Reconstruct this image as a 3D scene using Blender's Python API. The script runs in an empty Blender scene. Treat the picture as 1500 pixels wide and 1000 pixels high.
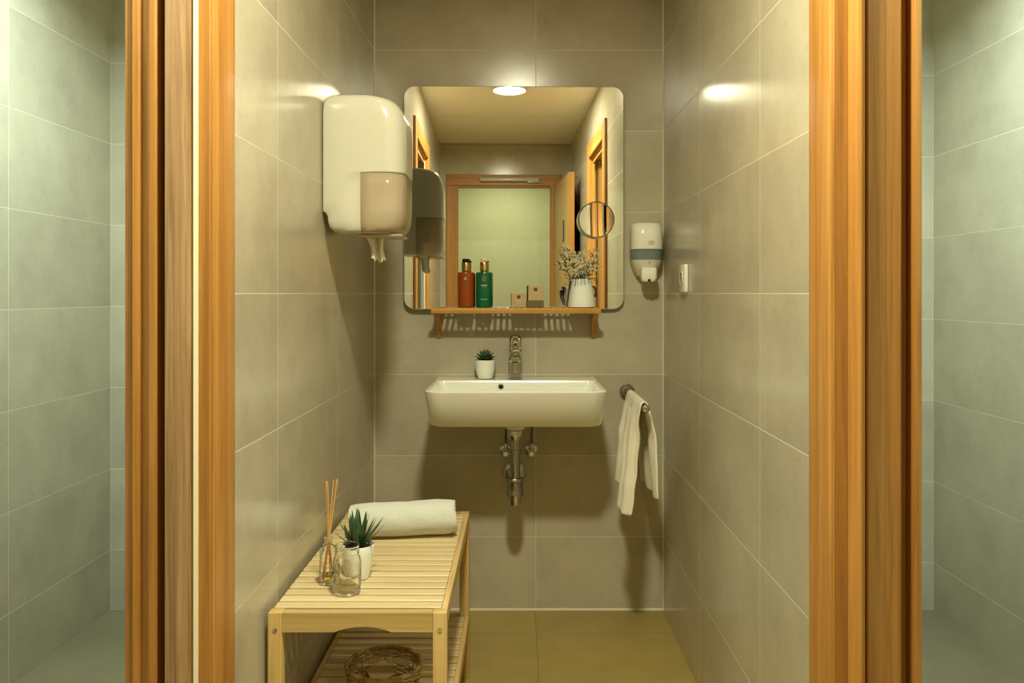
import bpy, bmesh, math, random
from mathutils import Vector, Matrix, noise
random.seed(7)
PI = math.pi
C = bpy.context.scene.collection
S = bpy.context.scene

# ------------------------------------------------------------------ camera, exposure, lights
F = 1188.0
cd = bpy.data.cameras.new('camera'); cam = bpy.data.objects.new('camera', cd); C.objects.link(cam)
cam.location = (0, -3.0, 1.17); cam.rotation_euler = (PI/2, 0, 0)
cd.sensor_width = 36; cd.lens = 36*F/1500
cd.shift_x = -10/1500; cd.shift_y = -70.5/1500
cd.clip_start = 0.02
S.camera = cam
S.view_settings.view_transform = 'Standard'; S.view_settings.look = 'None'
S.view_settings.gamma = 1; S.view_settings.use_curve_mapping = False
S.view_settings.exposure = 0.0
S.cycles.use_denoising = True
S.cycles.caustics_reflective = False; S.cycles.caustics_refractive = True
S.cycles.max_bounces = 14; S.cycles.diffuse_bounces = 6; S.cycles.glossy_bounces = 8
S.cycles.transmission_bounces = 12; S.cycles.transparent_max_bounces = 12
S.cycles.sample_clamp_indirect = 40; S.cycles.blur_glossy = 0.0

w = bpy.data.worlds.new('world'); S.world = w; w.use_nodes = True
w.node_tree.nodes['Background'].inputs[0].default_value = (0.9, 0.9, 0.8, 1)
w.node_tree.nodes['Background'].inputs[1].default_value = 0.02

LAMP_Y = -1.94
CORRIDOR_LAMP = ((1.0, 0.96, 0.69), 565.0)          # colour and strength of the glowing disc
def area(name, loc, size, power, color, spread=PI, shape='DISK'):
    l = bpy.data.lights.new(name, 'AREA'); l.shape = shape; l.size = size; l.energy = power
    l.color = color; l.spread = spread
    o = bpy.data.objects.new(name, l); C.objects.link(o); o.location = loc
    return o
COOL = (0.80, 1.0, 0.94)
for _sx in (-1.08, 1.09):
    area('shower_light', (_sx, -0.95, 2.385), 0.18, 27, COOL, 2.6)
    area('shower_light', (_sx, -2.05, 2.385), 0.18, 12, COOL, 2.6)  # second unseen lamp per shower, added for cool spill through the doorway
area('hall_light', (0.0, -4.75, 2.385), 0.5, 10, (1.0, 1.0, 0.55))

# ------------------------------------------------------------------ materials
def mat(name, col, rough=0.5, metal=0.0, spec=0.5, trans=0.0, ior=1.45, coat=0.0, sss=0.0, emit=None, es=0):
    m = bpy.data.materials.new(name); m.use_nodes = True
    b = m.node_tree.nodes['Principled BSDF']
    b.inputs['Base Color'].default_value = (*col, 1)
    b.inputs['Roughness'].default_value = rough; b.inputs['Metallic'].default_value = metal
    b.inputs['Specular IOR Level'].default_value = spec; b.inputs['Transmission Weight'].default_value = trans
    b.inputs['IOR'].default_value = ior; b.inputs['Coat Weight'].default_value = coat
    if emit: b.inputs['Emission Color'].default_value = (*emit, 1); b.inputs['Emission Strength'].default_value = es
    return m
def nd(m, t, **k):
    n = m.node_tree.nodes.new(t)
    for a, v in k.items(): setattr(n, a, v)
    return n
def lk(m, a, b): m.node_tree.links.new(a, b)
def coords(m, scale, rnd=True):
    tc = nd(m, 'ShaderNodeTexCoord'); mp = nd(m, 'ShaderNodeMapping'); mp.inputs['Scale'].default_value = scale
    if rnd:
        oi = nd(m, 'ShaderNodeObjectInfo'); mu = nd(m, 'ShaderNodeMath', operation='MULTIPLY'); mu.inputs[1].default_value = 37.0
        lk(m, oi.outputs['Random'], mu.inputs[0])
        va = nd(m, 'ShaderNodeVectorMath', operation='ADD')
        lk(m, tc.outputs['Object'], va.inputs[0]); lk(m, mu.outputs[0], va.inputs[1]); lk(m, va.outputs[0], mp.inputs['Vector'])
    else:
        lk(m, tc.outputs['Object'], mp.inputs['Vector'])
    return mp.outputs['Vector']
def noise_n(m, vec, scale, detail=4, rough=0.55, dist=0.0):
    n = nd(m, 'ShaderNodeTexNoise'); n.inputs['Scale'].default_value = scale; n.inputs['Detail'].default_value = detail
    n.inputs['Roughness'].default_value = rough; n.inputs['Distortion'].default_value = dist
    lk(m, vec, n.inputs['Vector']); return n.outputs['Fac']
def ramp(m, fac, stops):
    r = nd(m, 'ShaderNodeValToRGB'); e = r.color_ramp.elements
    while len(e) < len(stops): e.new(0.5)
    for i, (p, c) in enumerate(stops): e[i].position = p; e[i].color = (*c, 1)
    lk(m, fac, r.inputs['Fac']); return r.outputs['Color']
def bump(m, fac, strength, dist=0.001):
    b = nd(m, 'ShaderNodeBump'); b.inputs['Strength'].default_value = strength; b.inputs['Distance'].default_value = dist
    lk(m, fac, b.inputs['Height']); lk(m, b.outputs['Normal'], m.node_tree.nodes['Principled BSDF'].inputs['Normal'])
def P(m): return m.node_tree.nodes['Principled BSDF']
def tilemat(name, c, rough, var=0.10):
    m = mat(name, c, rough)
    v = coords(m, (1, 1, 1))
    a = noise_n(m, v, 5, 6, 0.6)
    lo = tuple(x*(1-var) for x in c); hi = tuple(min(1, x*(1+var)) for x in c)
    col = ramp(m, a, [(0.32, lo), (0.68, hi)])
    # small darker scratches and clouds fired into the glaze
    vs = coords(m, (1, 1, 1)); s = noise_n(m, vs, 42, 8, 0.75, 1.2)
    sc = ramp(m, s, [(0.34, (0.86, 0.86, 0.85)), (0.44, (1, 1, 1))])
    mx = nd(m, 'ShaderNodeMix', data_type='RGBA', blend_type='MULTIPLY'); mx.inputs[0].default_value = 0.8
    lk(m, col, mx.inputs[6]); lk(m, sc, mx.inputs[7])
    oi = nd(m, 'ShaderNodeObjectInfo'); mr = nd(m, 'ShaderNodeMapRange'); mr.inputs['To Min'].default_value = 0.955; mr.inputs['To Max'].default_value = 1.045
    lk(m, oi.outputs['Random'], mr.inputs['Value'])
    m2 = nd(m, 'ShaderNodeMix', data_type='RGBA', blend_type='MULTIPLY'); m2.inputs[0].default_value = 1
    lk(m, mx.outputs[2], m2.inputs[6]); lk(m, mr.outputs[0], m2.inputs[7])
    lk(m, m2.outputs[2], P(m).inputs['Base Color'])
    bump(m, noise_n(m, v, 160, 3), 0.10, 0.0006)
    return m
def wood(name, dark, mid, light, axis, rough=0.42, dens=1.0, gscale=1.0, fine=0.75):
    m = mat(name, mid, rough)
    sc = [20*gscale]*3; sc[axis] = 0.6*gscale
    v = coords(m, tuple(sc))
    a = noise_n(m, v, 1.4*dens, 5, 0.6, 0.6)
    sf = [95*gscale]*3; sf[axis] = 2.2*gscale
    vf = coords(m, tuple(sf)); f = noise_n(m, vf, 1.6*dens, 4, 0.7, 0.15)
    col = ramp(m, a, [(0.30, dark), (0.5, mid), (0.70, light)])
    fc = ramp(m, f, [(0.30, (0.66, 0.62, 0.55)), (0.52, (1, 1, 1))])
    mx = nd(m, 'ShaderNodeMix', data_type='RGBA', blend_type='MULTIPLY'); mx.inputs[0].default_value = fine
    lk(m, col, mx.inputs[6]); lk(m, fc, mx.inputs[7])
    oi = nd(m, 'ShaderNodeObjectInfo'); mr = nd(m, 'ShaderNodeMapRange'); mr.inputs['To Min'].default_value = 0.95; mr.inputs['To Max'].default_value = 1.09
    lk(m, oi.outputs['Random'], mr.inputs['Value'])
    m2 = nd(m, 'ShaderNodeMix', data_type='RGBA', blend_type='MULTIPLY'); m2.inputs[0].default_value = 1
    lk(m, mx.outputs[2], m2.inputs[6]); lk(m, mr.outputs[0], m2.inputs[7])
    lk(m, m2.outputs[2], P(m).inputs['Base Color'])
    bump(m, f, 0.18, 0.0008)
    return m
M = {}
M['tile'] = tilemat('grey_tile', (0.46, 0.42, 0.312), 0.20)
M['floor_tile'] = tilemat('floor_tile', (0.35, 0.265, 0.08), 0.42)
M['shower_tile'] = tilemat('shower_floor_tile', (0.18, 0.155, 0.09), 0.4)
M['grout'] = mat('grout', (0.66, 0.62, 0.47), 0.85)
M['floor_grout'] = mat('floor_grout', (0.20, 0.16, 0.08), 0.9)
M['ceiling'] = mat('ceiling_board', (0.82, 0.78, 0.66), 0.6)
M['plaster'] = mat('hall_plaster', (0.72, 0.72, 0.58), 0.7)
OD, OM, OL = (0.34, 0.148, 0.026), (0.44, 0.205, 0.043), (0.53, 0.28, 0.078)
M['oak'] = wood('oak_upright', OD, OM, OL, 2)
M['oak_x'] = wood('oak_across', OD, OM, OL, 0)
M['oak_y'] = wood('oak_along', OD, OM, OL, 1)
M['oak_leaf'] = wood('oak_leaf_edge', (0.26, 0.14, 0.055), (0.38, 0.22, 0.095), (0.52, 0.33, 0.16), 2, 0.5, 2.2, 1.3)
M['door_veneer'] = wood('door_veneer', (0.46, 0.32, 0.11), (0.54, 0.38, 0.15), (0.60, 0.43, 0.19), 2, 0.4)
M['pine_x'] = wood('pine_across', (0.57, 0.44, 0.21), (0.63, 0.51, 0.28), (0.69, 0.58, 0.34), 0, 0.38, fine=0.35)
M['pine_y'] = wood('pine_along', (0.50, 0.33, 0.12), (0.60, 0.42, 0.18), (0.68, 0.50, 0.24), 1, 0.38)
M['pine_z'] = wood('pine_upright', (0.43, 0.27, 0.09), (0.53, 0.36, 0.13), (0.60, 0.43, 0.18), 2, 0.38)
M['shelf_x'] = wood('shelf_wood_across', (0.44, 0.22, 0.04), (0.55, 0.29, 0.06), (0.62, 0.35, 0.09), 0, 0.45)
M['shelf_y'] = wood('shelf_wood_along', (0.44, 0.22, 0.05), (0.56, 0.31, 0.08), (0.64, 0.40, 0.12), 1, 0.45)
M['pine_shaded'] = wood('pine_shaded', (0.44, 0.30, 0.11), (0.53, 0.38, 0.15), (0.60, 0.45, 0.20), 0, 0.38)  # end-rail pine, darkened so the colour carries the shade of the front face
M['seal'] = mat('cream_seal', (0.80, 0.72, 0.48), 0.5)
M['dark_seal'] = mat('dark_seal', (0.07, 0.06, 0.05), 0.8)
M['ceramic'] = mat('white_ceramic', (0.86, 0.88, 0.80), 0.12, coat=0.3)
M['plastic'] = mat('white_plastic', (0.57, 0.56, 0.46), 0.20)
M['plastic_w'] = mat('bright_white_plastic', (0.84, 0.84, 0.72), 0.2)
M['plastic_in'] = mat('beige_plastic', (0.72, 0.68, 0.55), 0.3)
M['chrome'] = mat('chrome', (0.62, 0.62, 0.60), 0.07, 1.0)
M['chrome_dull'] = mat('chrome_brushed', (0.42, 0.41, 0.37), 0.2, 1.0)
M['dark_metal'] = mat('dark_metal', (0.10, 0.10, 0.10), 0.3, 0.8)
M['mirror'] = mat('mirror_silver', (0.93, 0.95, 0.92), 0.0, 1.0)
M['mirror_edge'] = mat('mirror_glass_edge', (0.62, 0.66, 0.58), 0.12, 0.6)
M['mirror_back'] = mat('mirror_backing', (0.10, 0.09, 0.07), 0.7)
M['black'] = mat('black_plastic', (0.012, 0.012, 0.016), 0.25)
M['navy'] = mat('navy_cloth', (0.012, 0.014, 0.035), 0.95)
M['gold'] = mat('gold_metal', (0.75, 0.55, 0.22), 0.22, 1.0)
M['cream_cap'] = mat('cream_cap', (0.78, 0.66, 0.40), 0.3)
M['glass'] = mat('clear_glass', (1, 1, 0.99), 0.0, trans=1.0, ior=1.22)
M['emblem'] = mat('print_dark', (0.06, 0.07, 0.03), 0.6)
M['print_light'] = mat('print_light', (0.62, 0.60, 0.42), 0.5)
M['print_red'] = mat('print_red', (0.30, 0.10, 0.05), 0.5)
M['kraft'] = mat('tan_card', (0.50, 0.36, 0.19), 0.65)
M['kraft_dark'] = mat('dark_card', (0.15, 0.115, 0.05), 0.65)
M['kraft_light'] = mat('pale_card', (0.72, 0.58, 0.34), 0.6)
M['soil'] = mat('soil', (0.05, 0.035, 0.02), 0.95)
M['reed'] = mat('reed', (0.62, 0.36, 0.12), 0.6)
M['oil'] = mat('fragrance_oil', (0.95, 0.80, 0.45), 0.02, trans=1.0, ior=1.36)
M['grey_band'] = mat('grey_window', (0.17, 0.22, 0.22), 0.15)
M['logo'] = mat('logo_grey', (0.30, 0.29, 0.22), 0.5)
M['stem'] = mat('dry_stem', (0.12, 0.12, 0.035), 0.8)
M['flower_green'] = mat('dry_leaf', (0.055, 0.085, 0.03), 0.8)
M['blossom'] = mat('cream_blossom', (0.92, 0.82, 0.56), 0.8)
M['grey_handle'] = mat('satin_handle', (0.33, 0.34, 0.30), 0.35, 0.7)
M['wicker'] = wood('wicker', (0.24, 0.14, 0.04), (0.42, 0.28, 0.10), (0.60, 0.44, 0.19), 2, 0.6, 2.0)
M['rubber'] = mat('hose', (0.10, 0.10, 0.09), 0.35, 0.5)
m = M['bottle_amber'] = mat('amber_bottle', (0.30, 0.055, 0.004), 0.16, coat=0.4)
M['bottle_green'] = mat('green_bottle', (0.0, 0.115, 0.045), 0.16, coat=0.4)
# plant greens
for nm, a, b in (('agave', (0.03, 0.075, 0.035), (0.075, 0.16, 0.07)), ('succulent', (0.03, 0.075, 0.04), (0.09, 0.16, 0.09))):
    m = M[nm] = mat(nm+'_leaf', a, 0.45)
    lk(m, ramp(m, noise_n(m, coords(m, (1, 1, 1)), 30, 3), [(0.35, a), (0.65, b)]), P(m).inputs['Base Color'])
# terry
def terry(name, c, sc=420, st=0.6):
    m = mat(name, c, 0.95, spec=0.15)
    v = coords(m, (1, 1, 1), False)
    bump(m, noise_n(m, v, sc, 3, 0.7), st, 0.003)
    P(m).inputs['Sheen Weight'].default_value = 0.25
    return m
M['terry'] = terry('white_terry', (0.70, 0.74, 0.68), 300, 0.9)
M['linen'] = terry('cream_towel', (0.88, 0.83, 0.68), 260, 0.8)
M['paper'] = mat('tissue_paper', (0.84, 0.82, 0.74), 0.9)
# smoky translucent window of the roll dispenser
m = M['smoke'] = mat('smoky_window', (0.60, 0.50, 0.34), 0.12)
P(m).inputs['Alpha'].default_value = 0.52
# embossed glass
m = M['glass_emb'] = mat('embossed_glass', (1, 1, 0.99), 0.0, trans=1.0, ior=1.22)
vo = nd(m, 'ShaderNodeTexVoronoi'); vo.inputs['Scale'].default_value = 120
lk(m, coords(m, (1, 1, 0.7), False), vo.inputs['Vector']); bump(m, vo.outputs['Distance'], 0.35, 0.002)

# ------------------------------------------------------------------ mesh helpers
class MB:
    def __init__(s): s.bm = bmesh.new()
    def box(s, x0, x1, y0, y1, z0, z1, bev=0.0, rot=None, seg=1):
        b = bmesh.new(); bmesh.ops.create_cube(b, size=1)
        bmesh.ops.scale(b, vec=(abs(x1-x0), abs(y1-y0), abs(z1-z0)), verts=b.verts)
        if bev: bmesh.ops.bevel(b, geom=b.edges[:], offset=bev, segments=seg, affect='EDGES', profile=0.5)
        c = Vector(((x0+x1)/2, (y0+y1)/2, (z0+z1)/2))
        mt = Matrix.Translation(c) @ (rot.to_4x4() if rot else Matrix())
        bmesh.ops.transform(b, matrix=mt, verts=b.verts); s._add(b); return s
    def _add(s, b):
        me = bpy.data.meshes.new('t'); b.to_mesh(me); b.free(); s.bm.from_mesh(me); bpy.data.meshes.remove(me)
    def loft(s, rings, cap0=True, cap1=True, closed=True, loop=False):
        vs = [[s.bm.verts.new(p) for p in r] for r in rings]; n = len(vs[0])
        rr = range(len(vs)) if loop else range(len(vs)-1)
        for i in rr:
            a = vs[i]; b = vs[(i+1) % len(vs)]
            for j in range(n if closed else n-1):
                k = (j+1) % n
                try: s.bm.faces.new((a[j], a[k], b[k], b[j]))
                except ValueError: pass
        if cap0 and not loop: s.bm.faces.new(vs[0][::-1])
        if cap1 and not loop: s.bm.faces.new(vs[-1])
        return s
    def lathe(s, prof, c=(0, 0, 0), n=32, axis='z', cap0=True, cap1=True, sx=1, sy=1):
        rings = []
        for r, h in prof:
            ring = []
            for i in range(n):
                a = 2*PI*i/n; x, y = r*math.cos(a)*sx, r*math.sin(a)*sy
                if axis == 'z': p = (x, y, h)
                elif axis == 'y': p = (x, h, y)      # along +y
                else: p = (h, x, y)
                ring.append((c[0]+p[0], c[1]+p[1], c[2]+p[2]))
            rings.append(ring)
        return s.loft(rings, cap0, cap1)
    def tube(s, pts, r, n=8, loop=False):
        pts = [Vector(p) for p in pts]; rings = []; m_ = len(pts)
        up = Vector((0.13, 0.21, 0.97))
        for i, p in enumerate(pts):
            if loop: t = pts[(i+1) % m_]-pts[i-1]
            else: t = pts[min(i+1, m_-1)]-pts[max(i-1, 0)]
            t.normalize()
            if abs(t.dot(up)) > 0.95: up = Vector((0.9, 0.3, 0.1)).normalized()
            a = t.cross(up).normalized(); b = t.cross(a)
            if i and not loop: pass
            rad = r(i/(m_-1)) if callable(r) else r
            rings.append([tuple(p+a*rad*math.cos(2*PI*k/n)+b*rad*math.sin(2*PI*k/n)) for k in range(n)])
        return s.loft(rings, loop=loop)
    def prism(s, poly, z0, z1, axis='z'):
        if axis == 'z': f = lambda p, h: (p[0], p[1], h)
        elif axis == 'y': f = lambda p, h: (p[0], h, p[1])
        else: f = lambda p, h: (h, p[0], p[1])
        return s.loft([[f(p, z0) for p in poly], [f(p, z1) for p in poly]])
    def build(s, name, m, parent=None, sharp=35, loc=None, smooth=True):
        bm = s.bm
        bmesh.ops.recalc_face_normals(bm, faces=bm.faces[:])
        for f in bm.faces: f.smooth = smooth
        if smooth:
            th = math.radians(sharp)
            for e in bm.edges:
                if len(e.link_faces) == 2 and e.calc_face_angle(0) > th: e.smooth = False
        me = bpy.data.meshes.new(name)
        if loc:
            bmesh.ops.translate(bm, vec=(-loc[0], -loc[1], -loc[2]), verts=bm.verts)
        bm.to_mesh(me); bm.free(); me.materials.append(m)
        o = bpy.data.objects.new(name, me); C.objects.link(o)
        if loc: o.location = loc
        if parent is not None: put(o, parent)
        return o
def put(o, parent):
    # parents are unrotated empties or meshes at 'parent.location'; keep world place
    w = Vector(o.location); p = parent; off = Vector((0, 0, 0))
    while p is not None: off += Vector(p.location); p = p.parent
    o.parent = parent; o.location = w-off
def tag(o, label, cat, group=None):
    o['label'] = label; o['category'] = cat
    if group: o['group'] = group
    return o
def thing(name, label, cat, loc, group=None):
    o = bpy.data.objects.new(name, None); C.objects.link(o); o.location = loc; o.empty_display_size = 0.05
    return tag(o, label, cat, group)
def struct(o): o['kind'] = 'structure'; return o
def rrect(x0, x1, y0, y1, r, n=6):
    """rounded rectangle points, counter-clockwise from the right side; r may be 4 radii (x1y1, x0y1, x0y0, x1y0)"""
    if not isinstance(r, (tuple, list)): r = (r,)*4
    pts = []
    for k, (cx, cy, a0) in enumerate(((x1, y1, 0), (x0, y1, PI/2), (x0, y0, PI), (x1, y0, 1.5*PI))):
        q = max(r[k], 1e-5); ox = cx-q if cx == x1 else cx+q; oy = cy-q if cy == y1 else cy+q
        for i in range(n+1):
            a = a0+PI/2*i/n; pts.append((ox+q*math.cos(a), oy+q*math.sin(a)))
    return pts

# ------------------------------------------------------------------ room shell
HZ = 2.40; HW = 0.535; REAR = -3.73
T = 0.12      # partition thickness
D0, D1 = -1.53, -2.45     # side door openings (y), rough
DH = 2.06
SX0, SX1 = -1.51, 1.533   # shower outer walls
tile_cache = {}
def tile_obj(name, rects, origin, ax, ay, an, m, parent, gap=0.0011, th=0.006):
    """tile pieces: rects in wall (u, v); front face on the wall plane; bevelled front edge"""
    u0 = min(r[0] for r in rects); v0 = min(r[2] for r in rects); u1 = max(r[1] for r in rects); v1 = max(r[3] for r in rects)
    cu, cv = (u0+u1)/2, (v0+v1)/2
    key = (tuple(tuple(round(x, 4) for x in (r[0]-cu, r[1]-cu, r[2]-cv, r[3]-cv)) for r in rects), tuple(ax), tuple(ay), tuple(an), m.name)
    me = tile_cache.get(key)
    if me is None:
        bm = bmesh.new(); b = 0.00025
        for r in rects:
            a0, a1, b0, b1 = r[0]-cu+gap, r[1]-cu-gap, r[2]-cv+gap, r[3]-cv-gap
            P_ = lambda u, v, n: bm.verts.new(ax*u+ay*v+an*n)
            R = [(a0, b0), (a1, b0), (a1, b1), (a0, b1)]; I = [(a0+b, b0+b), (a1-b, b0+b), (a1-b, b1-b), (a0+b, b1-b)]
            base = [P_(u, v, -th) for u, v in R]; mid = [P_(u, v, -b) for u, v in R]; top = [P_(u, v, 0) for u, v in I]
            bm.faces.new(top)
            for i in range(4):
                j = (i+1) % 4
                bm.faces.new((base[i], base[j], mid[j], mid[i])); bm.faces.new((mid[i], mid[j], top[j], top[i]))
            bm.faces.new(base[::-1])
        bmesh.ops.recalc_face_normals(bm, faces=bm.faces[:])
        me = bpy.data.meshes.new('tile'); bm.to_mesh(me); bm.free(); me.materials.append(m)
        tile_cache[key] = me
    o = bpy.data.objects.new('tile', me); C.objects.link(o)
    o.location = origin+ax*cu+ay*cv
    o.parent = parent
    return o
def sub(r, h):
    """rect r minus rect h"""
    if h[0] >= r[1] or h[1] <= r[0] or h[2] >= r[3] or h[3] <= r[2]: return [r]
    out = []
    x0, x1, y0, y1 = r
    if h[0] > x0: out.append((x0, h[0], y0, y1)); x0 = h[0]
    if h[1] < x1: out.append((h[1], x1, y0, y1)); x1 = h[1]
    if h[2] > y0: out.append((x0, x1, y0, h[2]))
    if h[3] < y1: out.append((x0, x1, h[3], y1))
    return out
def tile_wall(parent, origin, ax, ay, an, U, V, uj, vj, holes=(), m=None):
    """uj, vj = (phase, pitch) of the joints"""
    def cuts(R, ph, pitch):
        k = math.ceil((R[0]-ph)/pitch-1e-6); c = [R[0]]
        while ph+k*pitch < R[1]-1e-6:
            if ph+k*pitch > R[0]+1e-4: c.append(ph+k*pitch)
            k += 1
        return c+[R[1]]
    us, vs = cuts(U, *uj), cuts(V, *vj)
    for i in range(len(us)-1):
        for j in range(len(vs)-1):
            rs = [(us[i], us[i+1], vs[j], vs[j+1])]
            for h in holes: rs = [q for r in rs for q in sub(r, h)]
            rs = [r for r in rs if r[1]-r[0] > 0.006 and r[3]-r[2] > 0.006]
            if rs: tile_obj('tile', rs, Vector(origin), Vector(ax), Vector(ay), Vector(an), m or M['tile'], parent)
X, Y, Z = (1, 0, 0), (0, 1, 0), (0, 0, 1); NX, NY = (-1, 0, 0), (0, -1, 0)
g = 0.0002  # grout recess
# back wall: one slab behind corridor and both shower rooms
wb = struct(MB().box(-HW-0.03, HW+0.03, g, 0.12, -0.05, HZ+0.02).build('wall_back', M['grout'], smooth=False))
tile_wall(wb, (0, 0, 0), X, Z, NY, (-HW, HW), (0, HZ), (0.063, 0.6), (1.17, 0.3))
wsl = struct(MB().box(SX0-0.1, -HW-0.031, g, 0.12, -0.05, HZ+0.02).build('wall_back_left', M['grout'], smooth=False))
tile_wall(wsl, (0, 0, 0), X, Z, NY, (SX0, -HW-T), (0, HZ), (SX0-0.2, 0.6), (1.122, 0.3))
wsr = struct(MB().box(HW+0.031, SX1+0.1, g, 0.12, -0.05, HZ+0.02).build('wall_back_right', M['grout'], smooth=False))
tile_wall(wsr, (0, 0, 0), X, Z, NY, (HW+T, SX1), (0, HZ), (SX1+0.2, 0.6), (1.075, 0.3))
for s, nm, ph in ((-1, 'left', 1.122), (1, 'right', 1.075)):
    xa, xb = (HW+g)*s, (HW+T-g)*s
    x0, x1 = min(xa, xb), max(xa, xb)
    b = MB()
    b.box(x0, x1, D0, 0, 0, HZ+0.01); b.box(x0, x1, D1, D0, DH, HZ+0.01); b.box(x0, x1, REAR-0.02, D1, 0, HZ+0.01)
    wl = struct(b.build('wall_'+nm, M['grout'], smooth=False))
    tile_wall(wl, (HW*s, 0, 0), Y, Z, (-s, 0, 0), (REAR, 0), (0, HZ), (0, 0.6), (1.17, 0.3), [(D1, D0, -1, DH)])
    xs = (HW+T)*s
    wi = struct(MB().box(min(xs, xs-0.0015*s), max(xs, xs-0.0015*s), REAR, REAR+0.001, 0, 0.001).build('trim_'+('1' if s < 0 else '2'), M['grout'], smooth=False))
    tile_wall(wi, (xs, 0, 0), Y, Z, (s, 0, 0), (-2.75, 0), (0, HZ), (0, 0.6), (ph, 0.3), [(D1, D0, -1, DH)])
    xo = SX0 if s < 0 else SX1
    wo = struct(MB().box(min(xo+g*s, xo+0.1*s), max(xo+g*s, xo+0.1*s), -2.85, g-0.001, -0.05, HZ+0.01).build('wall_outer_'+nm, M['grout'], smooth=False))
    tile_wall(wo, (xo, 0, 0), Y, Z, (-s, 0, 0), (-2.75, 0), (0, HZ), (0, 0.6), (ph, 0.3))
    xr0, xr1 = sorted(((HW+T)*s, xo))
    wr = struct(MB().box(xr0, xr1, -2.85, -2.75-g, 0, HZ).build('wall_front_'+nm, M['grout'], smooth=False))
    tile_wall(wr, (0, -2.75, 0), X, Z, Y, (xr0, xr1), (0, HZ), (xo, 0.6), (ph, 0.3))
# rear wall with the door opening
RX0, RX1, RH = -0.41, 0.385, 2.065
b = MB(); b.box(-HW, RX0, REAR-0.1, REAR-g, 0, HZ); b.box(RX1, HW, REAR-0.1, REAR-g, 0, HZ); b.box(RX0, RX1, REAR-0.1, REAR-g, RH, HZ)
wr = struct(b.build('wall_rear', M['grout'], smooth=False))
tile_wall(wr, (0, REAR, 0), X, Z, Y, (-HW, HW), (0, HZ), (0.063, 0.6), (1.17, 0.3), [(RX0, RX1, -1, RH)])
# hall beyond the rear door
b = MB(); b.box(-1.8, 1.8, -5.55, -5.45, 0, HZ)
b.box(-1.9, -1.8, -5.55, REAR-0.1, 0, HZ); b.box(1.8, 1.9, -5.55, REAR-0.1, 0, HZ)
b.box(-1.8, -HW, REAR-0.1, REAR-0.02, 0, HZ); b.box(HW, 1.8, REAR-0.1, REAR-0.02, 0, HZ)
struct(b.build('wall_hall', M['plaster'], smooth=False))
M['hall_tile'] = tilemat('hall_tile', (0.72, 0.72, 0.57), 0.5, 0.03)
tile_wall(bpy.data.objects['wall_hall'], (0, -5.4495, 0), X, Z, Y, (-1.8, 1.8), (0, HZ), (0.36, 1.2), (0.90, 0.9), m=M['hall_tile'])
# ceiling with board seams
ce = struct(MB().box(-1.95, 1.95, -5.6, 0.1, HZ+0.008, HZ+0.08).build('ceiling', M['dark_seal'], smooth=False))
for a, b_ in ((0, -0.90), (-0.90, -1.795), (-1.795, -2.69), (-2.69, REAR)):
    MB().box(-HW-0.004, HW+0.004, b_+0.006, a-0.006, HZ, HZ+0.012, bev=0.001).build('panel', M['ceiling'], ce, smooth=False)
for x0, x1 in ((SX0, -HW-T), (HW+T, SX1)):
    MB().box(x0, x1, -2.75, 0, HZ, HZ+0.01).build('panel', M['ceiling'], ce, smooth=False)
MB().box(-1.8, 1.8, -5.45, REAR-0.1, HZ, HZ+0.01).build('panel', M['ceiling'], ce, smooth=False)
# floor
fl = struct(MB().box(-1.95, 1.95, -5.6, 0.1, -0.08, -g).build('floor', M['floor_grout'], smooth=False))
tile_wall(fl, (0, 0, 0), X, Y, Z, (-HW, HW), (REAR-0.1, 0), (0.06, 0.6), (-0.2, 0.6), m=M['floor_tile'])
for x0, x1 in ((SX0, -HW), (HW, SX1)):
    tile_wall(fl, (0, 0, 0), X, Y, Z, (x0, x1), (-2.75, 0), (5, 9), (-1.55, 1.6), m=M['shower_tile'])
tile_wall(fl, (0, 0, 0), X, Y, Z, (-1.8, 1.8), (-5.45, REAR-0.1), (0.06, 0.6), (-0.2, 0.6), m=M['floor_tile'])
# pale grout bead where the back wall meets the floor and in the corners
MB().prism([(0, 0), (-0.006, 0), (0, 0.006)], -HW, HW, 'x').build('bead', M['grout'], wb, smooth=False)
for s in (-1, 1):
    MB().prism([(HW*s, 0), (HW*s-0.004*s, 0), (HW*s, -0.004)], 0, HZ).build('bead', M['grout'], wb, smooth=False)

# ------------------------------------------------------------------ side door frames (pocket doors)
def arc_poly(pts): return pts
def side_door(n, s, parts, rail_y):
    """parts: list of (name, material, polygon of (u, y)) for the jamb at the mirror end; mirrored for the other end"""
    d = struct(thing_plain('door_%d' % n, (s*0.6, (D0+D1)/2, 0)))
    ym = (D0+D1)/2
    for nm, mt, poly, both in parts:
        for flip in ((0, 1) if both else (0,)):
            pl = [(u*s, (2*ym-y) if flip else y) for u, y in poly]
            MB().prism(pl, 0, DH-0.001 if nm != 'casing' else DH+0.085).build(nm, M[mt], d, sharp=25)
    # header pieces
    y0 = min(y for nm, mt, p, q in parts for u, y in p if nm == 'casing'); 
    for u0, u1, nm in ((0.520, 0.535, 'head_casing'), (0.655, 0.669, 'head_casing')):
        xa, xb = sorted((u0*s, u1*s))
        MB().box(xa, xb, 2*ym-y0+0.0005, y0-0.0005, DH-0.012, DH+0.085, 0.002).build(nm, M['oak_y'], d)
    xa, xb = sorted((0.536*s, 0.6545*s))
    MB().box(xa, xb, D1+0.002, D0-0.002, DH-0.02, DH-0.001, 0.001).build('head_jamb', M['oak_y'], d)
    xa, xb = sorted((0.548*s, 0.560*s))
    MB().box(xa, xb, D1+0.12, D0-0.12, DH-0.045, DH-0.0205, 0.002).build('head_stop', M['oak_y'], d)
    return d
def thing_plain(name, loc):
    o = bpy.data.objects.new(name, None); C.objects.link(o); o.location = loc; return o
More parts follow.
